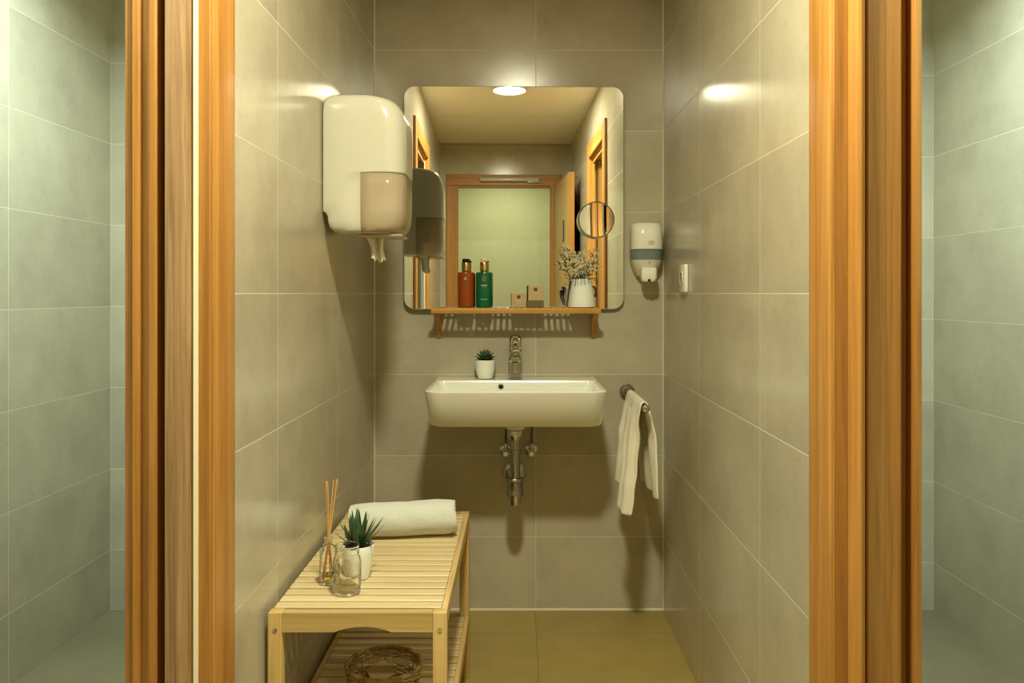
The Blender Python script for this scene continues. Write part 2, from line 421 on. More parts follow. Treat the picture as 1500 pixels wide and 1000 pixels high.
L = [
 ('casing', 'oak', rrect(0.520, 0.5348, -1.618, -1.511, (0.004, 0.004, 0.004, 0.004), 3), True),
 ('jamb', 'oak', [(0.5235, -1.619), (0.5235, -1.6205), (0.5255, -1.6225), (0.5435, -1.6225), (0.5435, -1.532), (0.536, -1.532), (0.536, -1.619)], True),
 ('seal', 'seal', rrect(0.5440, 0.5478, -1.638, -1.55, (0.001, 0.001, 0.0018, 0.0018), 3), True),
 ('leaf', 'oak_leaf', rrect(0.5495, 0.5965, -1.636, -1.533, (0.001, 0.001, 0.003, 0.003), 3), False),
 ('jamb', 'oak', [(0.612, -1.532), (0.612, -1.628), (0.615, -1.631), (0.624, -1.631), (0.628, -1.626), (0.634, -1.619), (0.641, -1.619), (0.646, -1.625), (0.6545, -1.627), (0.6545, -1.532)], True),
 ('casing', 'oak', rrect(0.6565, 0.6700, -1.622, -1.51, (0.003, 0.003, 0.003, 0.003), 3), True),
 ('brush_seal', 'dark_seal', [(0.598, -1.534), (0.598, -1.590), (0.611, -1.590), (0.611, -1.534)], True),
]
R_ = [
 ('casing', 'oak', rrect(0.520, 0.5348, -1.646, -1.543, (0.004, 0.004, 0.004, 0.004), 3), True),
 ('jamb', 'oak', [(0.523, -1.647), (0.523, -1.6485), (0.525, -1.650), (0.5470, -1.650), (0.5470, -1.532), (0.536, -1.532), (0.536, -1.647)], True),
 ('stop', 'oak', [(0.5474, -1.54), (0.5474, -1.655), (0.5490, -1.658), (0.5585, -1.677), (0.5600, -1.677), (0.5720, -1.660), (0.5720, -1.54)], True),
 ('brush_seal', 'dark_seal', [(0.5725, -1.534), (0.5725, -1.62), (0.5775, -1.62), (0.5775, -1.534)], True),
 ('jamb', 'oak', [(0.578, -1.532), (0.578, -1.652), (0.580, -1.654), (0.607, -1.654), (0.609, -1.6525), (0.6345, -1.6525), (0.6365, -1.650), (0.6365, -1.628), (0.6550, -1.628), (0.6550, -1.532)], True),
 ('casing', 'oak', rrect(0.6570, 0.6700, -1.654, -1.543, (0.003, 0.003, 0.003, 0.003), 3), True),
]
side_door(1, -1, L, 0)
side_door(2, 1, R_, 0)
# small latch plate on the far jamb of the right door (seen in the mirror)
d2 = bpy.data.objects['door_2']
MB().box(0.585, 0.607, -2.3325, -2.3300, 1.04, 1.16, 0.0008).build('strike_plate', M['chrome'], d2)

# rear door, open into the room
d3 = struct(thing_plain('door_3', (0, REAR, 0)))
for x0, x1 in ((-0.485, -0.394), (0.372, 0.462)):
    MB().box(x0, x1, REAR+0.0005, REAR+0.016, 0, 2.0545, 0.003).build('casing', M['oak'], d3)
MB().box(-0.485, 0.462, REAR+0.0005, REAR+0.016, 2.055, 2.145, 0.003).build('head_casing', M['oak_x'], d3)
for x0, x1 in ((-0.409, -0.392), (0.370, 0.384)):
    MB().box(x0, x1, REAR-0.10, REAR, 0, 2.045, 0.001).build('jamb', M['oak'], d3)
MB().box(-0.391, 0.369, REAR-0.10, REAR, 2.045, 2.062, 0.001).build('head_jamb', M['oak_x'], d3)
# leaf
hx, hy = 0.398, REAR+0.022
ang = math.radians(87.0)
leaf = MB()
LW, LT = 0.86, 0.038
dx, dy = math.cos(ang), math.sin(ang); nx_, ny_ = -dy, dx
def LP(a, b): return (hx+dx*a+nx_*b*-1, hy+dy*a+ny_*b*-1)
lf = MB().prism([LP(0, 0), LP(LW, 0), LP(LW, LT), LP(0, LT)], 0.012, 2.04).build('leaf', M['door_veneer'], d3, sharp=20)
eg = MB().prism([LP(LW+0.0003, -0.0005), LP(LW+0.002, -0.0005), LP(LW+0.002, LT+0.0005), LP(LW+0.0003, LT+0.0005)], 0.012, 2.04).build('edge_strip', M['oak'], d3)
# lever with plate on the room-facing side
p = LP(LW-0.07, -0.004)
hd = MB(); hd.box(p[0]-0.010, p[0]+0.003, p[1]-0.075, p[1]+0.055, 1.08, 1.215, 0.008, seg=3)
hd.build('handle_plate', M['grey_handle'], d3)
hd = MB(); q = LP(LW-0.115, -0.020)
hd.tube([(q[0], q[1], 1.205), (q[0]-0.012, q[1]-0.02, 1.185), (q[0]-0.014, q[1]-0.025, 1.15), (q[0]-0.008, q[1]-0.005, 1.12), (q[0]-0.004, q[1]+0.02, 1.085)], lambda t: 0.017*(1-t)**0.5+0.005, 10).build('lever', M['black'], d3)
p = LP(LW-0.30, -0.003)
MB().box(p[0]-0.002, p[0]+0.002, p[1]-0.04, p[1]+0.04, 1.56, 1.72, 0.0008).build('door_sign', M['dark_metal'], d3)
# slim white bar on the door head
bar = thing('door_bar', 'slim white bar fixed along the head of the rear door frame, seen in the mirror', 'door bar', (0.03, REAR+0.02, 2.095))
MB().box(-0.21, 0.27, REAR+0.0165, REAR+0.055, 2.085, 2.115, 0.006, seg=2).build('housing', M['plastic'], bar)
MB().box(0.18, 0.30, REAR+0.030, REAR+0.045, 2.078, 2.0845, 0.001).build('arm', M['chrome_dull'], bar)
# dark cloth behind the door
bm = MB(); rings = []
for i in range(17):
    z = 2.02-1.12*i/16; wv = 0.055+0.10*min(1, i/5.0); row = []
    for k in range(28):
        a = 2*PI*k/28; rr = 1+0.18*math.sin(5*a+0.3*i)*min(1, i/4.0)
        row.append((0.503+0.020*math.cos(a)*min(1, 0.4+i/4), -3.17+wv*math.sin(a)*rr, z))
    rings.append(row)
bm.loft(rings); rb = bm.build('hanging_robe', M['navy'], None, 60, loc=(0.503, -3.17, 1.4))
tag(rb, 'dark navy cloth hanging behind the open rear door, seen in the mirror', 'robe')
hk = MB().tube([(0.534, -3.17, 2.05), (0.51, -3.17, 2.05), (0.50, -3.17, 2.035), (0.50, -3.17, 2.022)], 0.005, 8).build('robe_hook', M['chrome'], None, loc=(0.52, -3.17, 2.04))
tag(hk, 'small chrome wall hook carrying the navy cloth behind the rear door', 'hook')

# ------------------------------------------------------------------ ceiling lamps
def lamp(name, label, x, y, r, col=None, st=0, grp=None):
    t = thing(name, label, 'ceiling light', (x, y, HZ), grp)
    MB().lathe([(r+0.001, HZ-0.0005), (r+0.001, HZ-0.007), (r+0.004, HZ-0.012), (r+0.012, HZ-0.010), (r+0.016, HZ-0.003), (r+0.016, HZ-0.0005)], (x, y, 0), 48, cap0=False, cap1=False).build('rim', M['plastic'], t)
    if col:
        mm = mat('lit_diffuser', (0.9, 0.9, 0.85), 0.5, emit=col, es=st)
    else: mm = M['plastic']
    b = MB(); pts = [(x+r*math.cos(-2*PI*k/48), y+r*math.sin(-2*PI*k/48), HZ-0.007) for k in range(48)]
    c = b.bm.verts.new((x, y, HZ-0.007)); vs = [b.bm.verts.new(p) for p in pts]
    for k in range(48): b.bm.faces.new((c, vs[k], vs[(k+1) % 48]))
    o = b.build('diffuser', mm, t)
    if o.data.polygons[0].normal.z > 0: o.data.flip_normals()
    mm.cycles.emission_sampling = 'FRONT'
lamp('ceiling_lamp', 'round glowing flush ceiling lamp above the washroom corridor, reflected at the top of the mirror', 0, LAMP_Y, 0.092, *CORRIDOR_LAMP)

# ------------------------------------------------------------------ mirror
MX0, MX1, MZ0, MZ1 = -0.4207, 0.3857, 1.112, 1.929
mir = thing('wall_mirror', 'large frameless mirror with rounded corners on the back wall above the washbasin', 'mirror', ((MX0+MX1)/2, -0.026, MZ0))
mcx = (MX0+MX1)/2; hw_ = (MX1-MX0)/2
def mloft(name, insets, ys, m):
    rings = []
    for i_, y_ in zip(insets, ys):
        rings.append([(p[0], y_, p[1]) for p in rrect(-hw_+i_, hw_-i_, i_, MZ1-MZ0-i_, 0.040-i_, 10)])
    b = MB().loft(rings); o = b.build(name, m, None, 20); o.parent = mir; return o
mloft('silvered_glass', (0.0022, 0.0022), (0.0025, -0.0010), M['mirror'])
mloft('polished_edge', (0.0, 0.0, 0.0021, 0.0021), (0.0025, -0.0006, -0.0012, -0.0009), M['mirror_edge'])
mloft('backing', (0.012, 0.012), (0.0215, 0.003), M['mirror_back'])
mir.rotation_euler = (0, 0, 0.0147)
# magnifier on the mirror
mg = thing('shaving_mirror', 'small round chrome rimmed magnifying mirror stuck on the right side of the large mirror', 'shaving mirror', (0.2815, -0.06, 1.437))
rad = 0.062; Rc = 0.81
prof = []
for i in range(14):
    r = rad*i/13; prof.append((max(r, 0.00001), -(Rc-math.sqrt(Rc*Rc-rad*rad))+(Rc-math.sqrt(max(Rc*Rc-r*r, 0)))))
# concave towards the camera: centre farther (+y) than rim
pr = [(r, -h) for r, h in prof]     # h<=0 at centre -> +y
base = (0.2815, -0.0570, 1.437)
MB().lathe(pr, base, 64, 'y', cap0=False, cap1=False).build('curved_glass', M['mirror'], mg, 80)
MB().lathe([(rad, 0.001), (rad, -0.003), (rad+0.0015, -0.0045), (rad+0.004, -0.003), (rad+0.0045, 0.003), (rad+0.003, 0.008), (rad*0.6, 0.011), (0.001, 0.012)], base, 64, 'y', cap0=False).build('rim', M['chrome'], mg, 50)
MB().lathe([(0.016, 0.0125), (0.016, 0.020), (0.024, 0.026), (0.026, 0.0315)], base, 32, 'y').build('suction_cup', M['dark_metal'], mg)

mg.rotation_euler = (0, 0, 0.021)
# ------------------------------------------------------------------ shelf
SZ = 1.119; SY0, SY1 = -0.132, -0.036
SHX0, SHX1 = -0.312, 0.292
sh = thing('wall_shelf', 'narrow slatted wooden shelf under the large mirror', 'shelf', ((SHX0+SHX1)/2, -0.08, 1.10))
MB().box(SHX0, SHX1, SY0, SY0+0.014, SZ-0.021, SZ-0.001, 0.0035, seg=2).build('front_rail', M['shelf_x'], sh)
n = 28; pitch = (SHX1-SHX0-0.012)/n
for i in range(n):
    x0 = SHX0+0.006+i*pitch
    MB().box(x0+0.0048, x0+pitch-0.0048, SY0+0.0145, SY1, SZ-0.006, SZ, 0.0012).build('slat', M['shelf_y'], sh)
MB().box(SHX0+0.004, SHX1-0.004, SY1-0.007, SY1-0.001, SZ-0.016, SZ-0.0065, 0.001).build('rear_bearer', M['shelf_x'], sh)
for x in (SHX0+0.018, SHX1-0.018):
    b = MB()
    pl = [(-0.118, SZ-0.022), (-0.026, SZ-0.022), (-0.001, SZ-0.035), (-0.001, SZ-0.108), (-0.014, SZ-0.108), (-0.020, SZ-0.094), (-0.035, SZ-0.070), (-0.070, SZ-0.045), (-0.112, SZ-0.034)]
    b.prism(pl, x-0.009, x+0.009, 'x').build('bracket', M['oak'], sh, 30)

# ------------------------------------------------------------------ bottles on shelf
def bottle(x, y, body, cap, label, kind):
    z = SZ+0.0004; t = thing('pump_bottle', label, 'bottle', (x, y, z))
    b = MB().lathe([(0.026, z), (0.0295, z+0.002), (0.0300, z+0.006), (0.0300, z+0.120), (0.0285, z+0.1255), (0.014, z+0.1275), (0.0125, z+0.130)], (x, y, 0), 40)
    bo = b.build('bottle_body', M[body], t)
    MB().lathe([(0.0140, z+0.1302), (0.0152, z+0.1315), (0.0152, z+0.159), (0.0145, z+0.161)], (x, y, 0), 32).build('collar', M['gold'], t)
    b = MB().lathe([(0.0125, z+0.1612), (0.0135, z+0.1625), (0.0135, z+0.173), (0.0120, z+0.1745)], (x, y, 0), 28)
    b.box(x-0.002, x+0.016, y-0.018, y+0.004, z+0.164, z+0.172, 0.003)
    b.build('pump_head', M[cap], t)
    # emblem and print lines: thin curved strips on the body
    def patch(u0, u1, z0, z1, m, nm, nseg=6):
        rings = []
        for zz in (z0, z1):
            rings.append([(x+0.0303*math.sin(u0+(u1-u0)*k/nseg), y-0.0303*math.cos(u0+(u1-u0)*k/nseg), zz) for k in range(nseg+1)])
        MB().loft(rings, False, False, closed=False).build(nm, M[m], bo)
    zc = z+0.103
    em = []
    b = MB()
    for k in range(24):
        a0 = 2*PI*k/24; a1 = 2*PI*(k+1)/24
        if kind == 'g' and k % 6 == 5: continue
        q = []
        for rr, aa in ((0.0085, a0), (0.0085, a1), (0.0060, a1), (0.0060, a0)):
            u = rr*math.cos(aa)/0.0303; q.append((x+0.0304*math.sin(u), y-0.0304*math.cos(u), zc+rr*math.sin(aa)*1.15))
        vs = [b.bm.verts.new(p) for p in q]; b.bm.faces.new(vs)
    b.build('emblem', M['emblem' if kind == 'a' else 'print_red'], bo)
    for k, dz in enumerate((0.0035, 0.0, -0.0035)):
        patch(-0.17, 0.17, zc+dz-0.0007, zc+dz+0.0007, 'print_light' if kind == 'a' else 'print_red', 'emblem_line')
    if kind == 'g':
        patch(-0.33, 0.38, z+0.0775, z+0.0800, 'print_light', 'print_line')
        patch(-0.20, 0.28, z+0.0720, z+0.0735, 'print_red', 'print_line')
        patch(-0.45, 0.42, z+0.0290, z+0.0302, 'print_light', 'print_line')
    else:
        patch(-0.40, 0.40, z+0.0780, z+0.0792, 'emblem', 'print_line')
        patch(-0.02, 0.02, z+0.084, z+0.093, 'emblem', 'print_line')
    return t
bottle(-0.190, -0.085, 'bottle_amber', 'black', 'amber orange pump bottle with gold collar and black pump head on shelf', 'a')
bottle(-0.1245, -0.085, 'bottle_green', 'cream_cap', 'green pump bottle with gold collar and pale cream pump head on shelf', 'g')

# small boxes
def card(x0, x1, y0, y1, z0, z1, label, front, sides=None, mark=True, nm='card_box'):
    cx, cy = (x0+x1)/2, (y0+y1)/2
    t = thing(nm, label, 'box', (cx, cy, z0))
    MB().box(x0, x1, y0, y1, z0, z1-0.0012, 0.0006).build('carton', M[front], t)
    MB().box(x0+0.0006, x1-0.0006, y0+0.0006, y1-0.0006, z1-0.0012, z1, 0.0003).build('lid_flap', M['kraft_light' if mark else 'kraft_dark'], t)
    if mark:
        w_ = x1-x0
        b = MB(); b.box(cx-0.006, cx+0.006, y0-0.0004, y0-0.0001, z1-0.021, z1-0.009); b.build('printed_square', M['emblem'], t)
        MB().box(cx-0.009, cx+0.009, y0-0.0004, y0-0.0001, z1-0.0285, z1-0.027).build('print_line', M['print_light'], t)
        MB().box(cx-0.010, cx+0.008, y0-0.0004, y0-0.0001, z1-0.0325, z1-0.0318).build('print_line', M['print_light'], t)
        MB().box(x0-0.0003, x0+0.0018, y0-0.0003, y1, z0+0.001, z1-0.001).build('side_edge', M['kraft_dark'], t)
card(-0.0270, 0.0265, -0.112, -0.058, SZ+0.0004, SZ+0.0530, 'small tan card box with dark printed square standing directly on shelf', 'kraft')
card(0.0285, 0.0890, -0.114, -0.052, SZ+0.0004, SZ+0.0250, 'flat dark brown box lying on shelf under another box', 'kraft_dark', mark=False)
card(0.0325, 0.0870, -0.1135, -0.060, SZ+0.0255, SZ+0.0800, 'small tan card box stacked on top of the flat dark box', 'kraft')

# vase with flowers
vx, vy = 0.226, -0.084
va = thing('jug_vase', 'tapered white ceramic jug holding dried flowers on the right end of shelf', 'vase', (vx, vy, SZ))
z = SZ+0.0004
MB().lathe([(0.044, z), (0.0495, z+0.002), (0.0500, z+0.008), (0.0455, z+0.040), (0.0395, z+0.075), (0.0355, z+0.101), (0.0345, z+0.102), (0.0335, z+0.100), (0.0375, z+0.075), (0.043, z+0.040), (0.046, z+0.010), (0.02, z+0.006)], (vx, vy, 0), 40).build('body', M['ceramic'], va)
MB().tube([(vx+0.039, vy, z+0.075), (vx+0.046, vy-0.002, z+0.072), (vx+0.0505, vy-0.003, z+0.060), (vx+0.051, vy-0.002, z+0.048), (vx+0.0475, vy, z+0.038)], 0.0045, 8).build('handle', M['dark_metal'], va)
fw = thing('dried_flowers', 'bunch of tiny cream dried flowers standing in the white jug', 'flowers', (vx, vy, z+0.09))
random.seed(11)
blo = MB(); gr = MB()
def blob(b, c, r):
    vs = [b.bm.verts.new((c[0]+r*a, c[1]+r*d, c[2]+r*e)) for a, d, e in ((1,0,0),(-1,0,0),(0,1,0),(0,-1,0),(0,0,1),(0,0,-1))]
    for i, j, k in ((0,2,4),(2,1,4),(1,3,4),(3,0,4),(2,0,5),(1,2,5),(3,1,5),(0,3,5)): b.bm.faces.new((vs[i], vs[j], vs[k]))
for i in range(26):
    t = (i+0.5)/26
    tx = -0.080+0.150*random.random(); ty = random.uniform(-0.034, 0.030)
    tz = 0.135+random.uniform(0, 0.070)-abs(tx+0.005)*0.25
    if i % 5 == 0: tz -= 0.065; tx *= 0.6
    b0 = Vector((vx+tx*0.12, vy+ty*0.3, z+0.03)); m1 = Vector((vx+tx*0.32, vy+ty*0.5, z+0.105)); tip = Vector((vx+tx, vy+ty, z+0.03+tz))
    pts = [b0.lerp(m1, k/3) for k in range(3)]+[m1.lerp(tip, k/5)+Vector((random.uniform(-1, 1), random.uniform(-1, 1), 0))*0.0015 for k in range(6)]
    MB().tube(pts, 0.0008, 5).build('stem', M['stem'], fw)
    for k in range(34):
        q = random.random()**0.7; c = m1.lerp(tip, 0.25+0.75*q)+Vector((random.gauss(0, 0.0075), random.gauss(0, 0.0065), random.gauss(0, 0.007)))
        if c.y > -0.042: c.y = -0.042-random.random()*0.02
        n5 = random.randint(4, 5)
        for q5 in range(n5):
            a = 2*PI*q5/n5+random.random(); rr = 0.0021
            blob(blo, (c.x+rr*math.cos(a), c.y+random.uniform(-1, 1)*0.001, c.z+rr*math.sin(a)), 0.00155)
    for k in range(9):
        c = m1.lerp(tip, random.uniform(-0.25, 0.7))+Vector((random.gauss(0, 0.006), random.gauss(0, 0.005), random.gauss(0, 0.005)))
        if c.y > -0.042: c.y = -0.045
        dr = Vector((random.uniform(-1, 1), random.uniform(-0.5, 0.5), random.uniform(0, 1))).normalized(); si = dr.cross(Vector((0, 1, 0.2))).normalized()*0.002
        vs = [gr.bm.verts.new(p) for p in (c, c+dr*0.006+si, c+dr*0.014, c+dr*0.006-si)]; gr.bm.faces.new(vs)
for k in range(16):   # hanging wisps over the rim
    a = random.uniform(-1, 1); p0 = Vector((vx+0.03*a, vy-0.028, z+0.100))
    p1 = p0+Vector((0.016*a+0.004, -0.010, 0.006)); p2 = p0+Vector((0.030*a+0.006, -0.012, -0.020*random.random()-0.004))
    gr.tube([p0, p1, p2], 0.0009, 4)
o = blo.build('blossoms', M['blossom'], fw, smooth=False); o['kind'] = 'stuff'
o = gr.build('small_leaves', M['flower_green'], fw, smooth=False); o['kind'] = 'stuff'

# ------------------------------------------------------------------ washbasin
bx = -0.010
sk = thing('washbasin', 'white rectangular wall hung washbasin with sloping front', 'washbasin', (bx, -0.002, 0.735))
def ring(z_, hw, yf, yb, rf, rb_=0.004, n=8):
    return [(bx+p[0], p[1], z_) for p in rrect(-hw, hw, yf, yb, (rb_, rb_, rf, rf), n)]
RZ = 0.862
rings = [ring(0.736, 0.262, -0.355, -0.002, 0.045), ring(0.7375, 0.277, -0.376, -0.002, 0.050), ring(0.744, 0.282, -0.386, -0.002, 0.052),
         ring(0.80, 0.2865, -0.424, -0.002, 0.052), ring(0.853, 0.2905, -0.455, -0.002, 0.052), ring(0.859, 0.2905, -0.4565, -0.002, 0.052), ring(RZ, 0.2875, -0.4535, -0.002, 0.050),
         ring(RZ+0.0003, 0.2825, -0.4490, -0.008, 0.047),
         ring(RZ-0.0015, 0.2790, -0.4450, -0.112, 0.044, 0.020), ring(RZ-0.010, 0.2765, -0.4420, -0.116, 0.044, 0.024), ring(RZ-0.045, 0.266, -0.420, -0.121, 0.05, 0.035),
         ring(RZ-0.078, 0.250, -0.390, -0.132, 0.06, 0.045), ring(RZ-0.092, 0.225, -0.360, -0.150, 0.06, 0.05), ring(RZ-0.097, 0.14, -0.30, -0.19, 0.04, 0.04)]
# the ledge must stay flat: extra ring on the ledge
MB().loft(rings).build('basin', M['ceramic'], sk, 50)
MB().lathe([(0.046, 0.7359), (0.044, 0.722), (0.036, 0.706), (0.030, 0.700)], (-0.012, -0.19, 0), 32).build('drain_boss', M['ceramic'], sk)
MB().lathe([(0.0105, 0.001), (0.0105, -0.0015), (0.0090, -0.0025), (0.0075, -0.002), (0.007, 0.000)], (-0.0635, -0.1185, RZ-0.0235), 24, 'y').build('overflow_ring', M['chrome'], sk)
MB().lathe([(0.0072, 0.0), (0.0072, -0.0022)], (-0.0635, -0.1185, RZ-0.0235), 24, 'y').build('overflow_hole', M['black'], sk)
MB().lathe([(0.030, RZ-0.0968), (0.030, RZ-0.092), (0.020, RZ-0.088)], (-0.012, -0.24, 0), 28).build('drain_plug', M['chrome'], sk)

# faucet
fx, fy = -0.0125, -0.058
fz = RZ+0.0005
fa = thing('mixer_tap', 'chrome single lever mixer tap on the back ledge of washbasin', 'tap', (fx, fy, fz))
def rr_(z_, hw, hd, r, cy=0): return [(fx+p[0], fy+cy+p[1], z_) for p in rrect(-hw, hw, -hd, hd, r, 5)]
MB().loft([rr_(fz, 0.0265, 0.0265, 0.010), rr_(fz+0.004, 0.0265, 0.0265, 0.010), rr_(fz+0.005, 0.0255, 0.0255, 0.010), rr_(fz+0.075, 0.0240, 0.0245, 0.010), rr_(fz+0.100, 0.0235, 0.0245, 0.010), rr_(fz+0.106, 0.0225, 0.0235, 0.010)]).build('tap_body', M['chrome'], fa, 30)
rs = []
for t in range(9):
    q = t/8; y_ = fy-0.020-0.100*q; zc = fz+0.089-0.010*q; hh = 0.013-0.003*q; hw = 0.0225-0.0025*q
    rs.append([(fx+p[0], y_, zc+p[1]) for p in rrect(-hw, hw, -hh, hh, 0.006, 4)])
rs.append([(fx+p[0], fy-0.124, fz+0.0785+p[1]) for p in rrect(-0.0155, 0.0155, -0.0080, 0.0080, 0.005, 4)])
MB().loft(rs).build('spout', M['chrome'], fa, 40)
MB().lathe([(0.0095, 0), (0.0095, -0.004), (0.007, -0.005)], (fx, fy-0.110, fz+0.0695), 20).build('aerator', M['dark_metal'], fa)
MB().loft([rr_(fz+0.1065, 0.0215, 0.022, 0.010), rr_(fz+0.110, 0.0225, 0.0235, 0.010), rr_(fz+0.146, 0.0220, 0.023, 0.010), rr_(fz+0.154, 0.0165, 0.017, 0.009), rr_(fz+0.157, 0.010, 0.010, 0.006)]).build('lever_cap', M['chrome'], fa, 40)
rs = []
for t in range(7):
    q = t/6; y_ = fy-0.012-0.075*q; zc = fz+0.139+0.014*q; hw = 0.0125-0.003*q; hh = 0.006-0.0025*q
    rs.append([(fx+p[0], y_, zc+p[1]) for p in rrect(-hw, hw, -hh, hh, 0.003, 4)])
MB().loft(rs).build('lever', M['chrome'], fa, 40)
MB().lathe([(0.0048, 0.0), (0.0048, -0.0012)], (fx, fy-0.0222, fz+0.124), 16, 'y').build('index_dot', M['dark_metal'], fa)

# waste trap
tx, ty = -0.013, -0.19
tr = thing('bottle_trap', 'chrome bottle trap and waste pipe hanging under the washbasin', 'drain pipe', (tx, ty, 0.437))
MB().lathe([(0.027, 0.6995), (0.029, 0.696), (0.029, 0.676), (0.024, 0.668), (0.0225, 0.664)], (tx, ty, 0), 32).build('nut', M['chrome'], tr)
MB().lathe([(0.0185, 0.6638), (0.0185, 0.630), (0.0205, 0.629), (0.0205, 0.620), (0.0185, 0.619), (0.0185, 0.533)], (tx, ty, 0), 28).build('pipe', M['chrome_dull'], tr)
MB().lathe([(0.020, 0.5325), (0.027, 0.531), (0.029, 0.527), (0.029, 0.520), (0.0265, 0.517), (0.0265, 0.510), (0.029, 0.480), (0.030, 0.477), (0.030, 0.473), (0.0265, 0.472)], (tx, ty, 0), 32).build('trap_body', M['chrome_dull'], tr)
MB().lathe([(0.0255, 0.4718), (0.0245, 0.450), (0.022, 0.440), (0.015, 0.4365)], (tx, ty, 0), 32).build('trap_cup', M['chrome'], tr)
MB().lathe([(0.0160, 0.024), (0.0160, 0.187)], (tx, ty, 0.5), 24, 'y').build('outlet_pipe', M['chrome'], tr)
MB().lathe([(0.040, 0.0), (0.039, -0.006), (0.030, -0.012), (0.018, -0.014)], (-0.017, -0.0005, 0.511), 36, 'y').build('wall_rosette', M['chrome'], tr)
for i, (x, lab) in enumerate(((-0.048, 'chrome angle valve on the wall left of the waste pipe'), (0.0465, 'chrome angle valve on the wall right of the waste pipe'))):
    zc = 0.592
    v = thing('angle_valve', lab, 'valve', (x, 0, zc), 'valves under the washbasin')
    MB().lathe([(0.026, -0.0005), (0.026, -0.004), (0.020, -0.009), (0.012, -0.010)], (x, 0, zc), 30, 'y').build('rosette', M['chrome'], v)
    MB().lathe([(0.0095, -0.0102), (0.0095, -0.034), (0.013, -0.036), (0.013, -0.046), (0.0105, -0.048)], (x, 0, zc-0.002), 20, 'y').build('valve_body', M['chrome'], v)
    b = MB().lathe([(0.0095, -0.0485), (0.0110, -0.052), (0.0110, -0.060), (0.009, -0.063)], (x, 0, zc-0.004), 8, 'y').build('knob', M['chrome'], v)
    b = MB().lathe([(0.0065, 0.008), (0.0065, 0.028)], (x, -0.026, zc), 14)
    b.build('outlet_nut', M['chrome'], v)
    hx_ = x+(0.006 if i else 0.004)
    MB().tube([(x, -0.026, zc+0.0282), (x, -0.027, zc+0.06), (x+0.002*(1 if i else 1), -0.035, zc+0.09), (hx_+0.008, -0.05, zc+0.118), (hx_+0.016, -0.06, zc+0.1345)], 0.0042, 8).build('hose', M['rubber'], v)

# potted succulent on the basin
px_, py_, pz_ = -0.1215, -0.064, RZ+0.0006
sc = thing('potted_succulent', 'small green rosette succulent in a round white pot on the washbasin ledge', 'plant', (px_, py_, pz_))
MB().lathe([(0.022, pz_), (0.0255, pz_+0.001), (0.030, pz_+0.012), (0.0355, pz_+0.035), (0.0378, pz_+0.066), (0.0385, pz_+0.0675), (0.0365, pz_+0.0675), (0.0350, pz_+0.058), (0.001, pz_+0.057)], (px_, py_, 0), 36, cap1=False).build('pot', M['ceramic'], sc)
MB().lathe([(0.0345, pz_+0.0575), (0.0345, pz_+0.062), (0.02, pz_+0.065)], (px_, py_, 0), 20).build('soil', M['soil'], sc)
def fleshy(length, width, thick, droop, taper=1.0, n=8, keel=0.5):
    """a pointed leaf along +x from the origin, rising; returns MB"""
    rs = []
    for i in range(n+1):
        t = i/n; wd = width*(math.sin(PI*min(1, 0.16+0.84*t)**taper))*0.5+0.0004; tk = thick*(1-t)*0.5+0.0004
        x = length*t; zz = droop*t*t
        rs.append([(x, wd*math.cos(a), zz+tk*math.sin(a)*(1.0 if math.sin(a) < 0 else keel)+0.10*wd*abs(math.cos(a))) for a in [2*PI*k/8 for k in range(8)]])
    return MB().loft(rs)
def leaf_at(b, base, az, el, roll=0):
    mt = Matrix.Translation(base) @ Matrix.Rotation(az, 4, 'Z') @ Matrix.Rotation(-el, 4, 'Y') @ Matrix.Rotation(roll, 4, 'X')
    bmesh.ops.transform(b.bm, matrix=mt, verts=b.bm.verts); return b
random.seed(3)
for lay, (cnt, el, ln, wd) in enumerate(((9, 0.20, 0.038, 0.021), (8, 0.50, 0.036, 0.020), (7, 0.85, 0.033, 0.017), (5, 1.2, 0.030, 0.013))):
    for k in range(cnt):
        az = 2*PI*(k+0.5*lay)/cnt+random.uniform(-.1, .1)
        l_ = ln
        if math.sin(az) > 0.3: l_ *= 0.9
        leaf_at(fleshy(l_, wd, 0.007, 0.008, 1.2), Vector((px_+0.006*math.cos(az), py_+0.006*math.sin(az), pz_+0.0665+0.003*lay)), az, el+random.uniform(-.08, .08)).build('leaf', M['succulent'], sc, 60)

# ------------------------------------------------------------------ soap dispenser
sx, sy = 0.4640, 0
sd = thing('soap_dispenser', 'white wall soap dispenser with grey band, mounted right of the large mirror', 'soap dispenser', (sx, -0.05, 1.21))
def dring(z_, hw, d, r): return [(sx+p[0], p[1], z_) for p in rrect(-hw, hw, -d, -0.001, (0.003, 0.003, r, r), 10)]
MB().loft([dring(1.329, 0.0565, 0.099, 0.044), dring(1.332, 0.0575, 0.100, 0.045), dring(1.38, 0.0570, 0.099, 0.045), dring(1.410, 0.0555, 0.094, 0.045), dring(1.421, 0.053, 0.086, 0.042), dring(1.426, 0.047, 0.070, 0.036)]).build('cover', M['plastic_w'], sd, 40)
MB().loft([dring(1.291, 0.0555, 0.093, 0.044), dring(1.3285, 0.0560, 0.095, 0.044)]).build('level_window', M['grey_band'], sd, 40)
MB().loft([dring(1.232, 0.030, 0.055, 0.028), dring(1.244, 0.038, 0.068, 0.034), dring(1.262, 0.047, 0.080, 0.040), dring(1.280, 0.0535, 0.090, 0.042), dring(1.2905, 0.0555, 0.093, 0.044)]).build('lower_shell', M['plastic_in'], sd, 40)
def pring(z_, hw, y0, y1, r): return [(sx+0.002+p[0], p[1], z_) for p in rrect(-hw, hw, y0, y1, r, 6)]
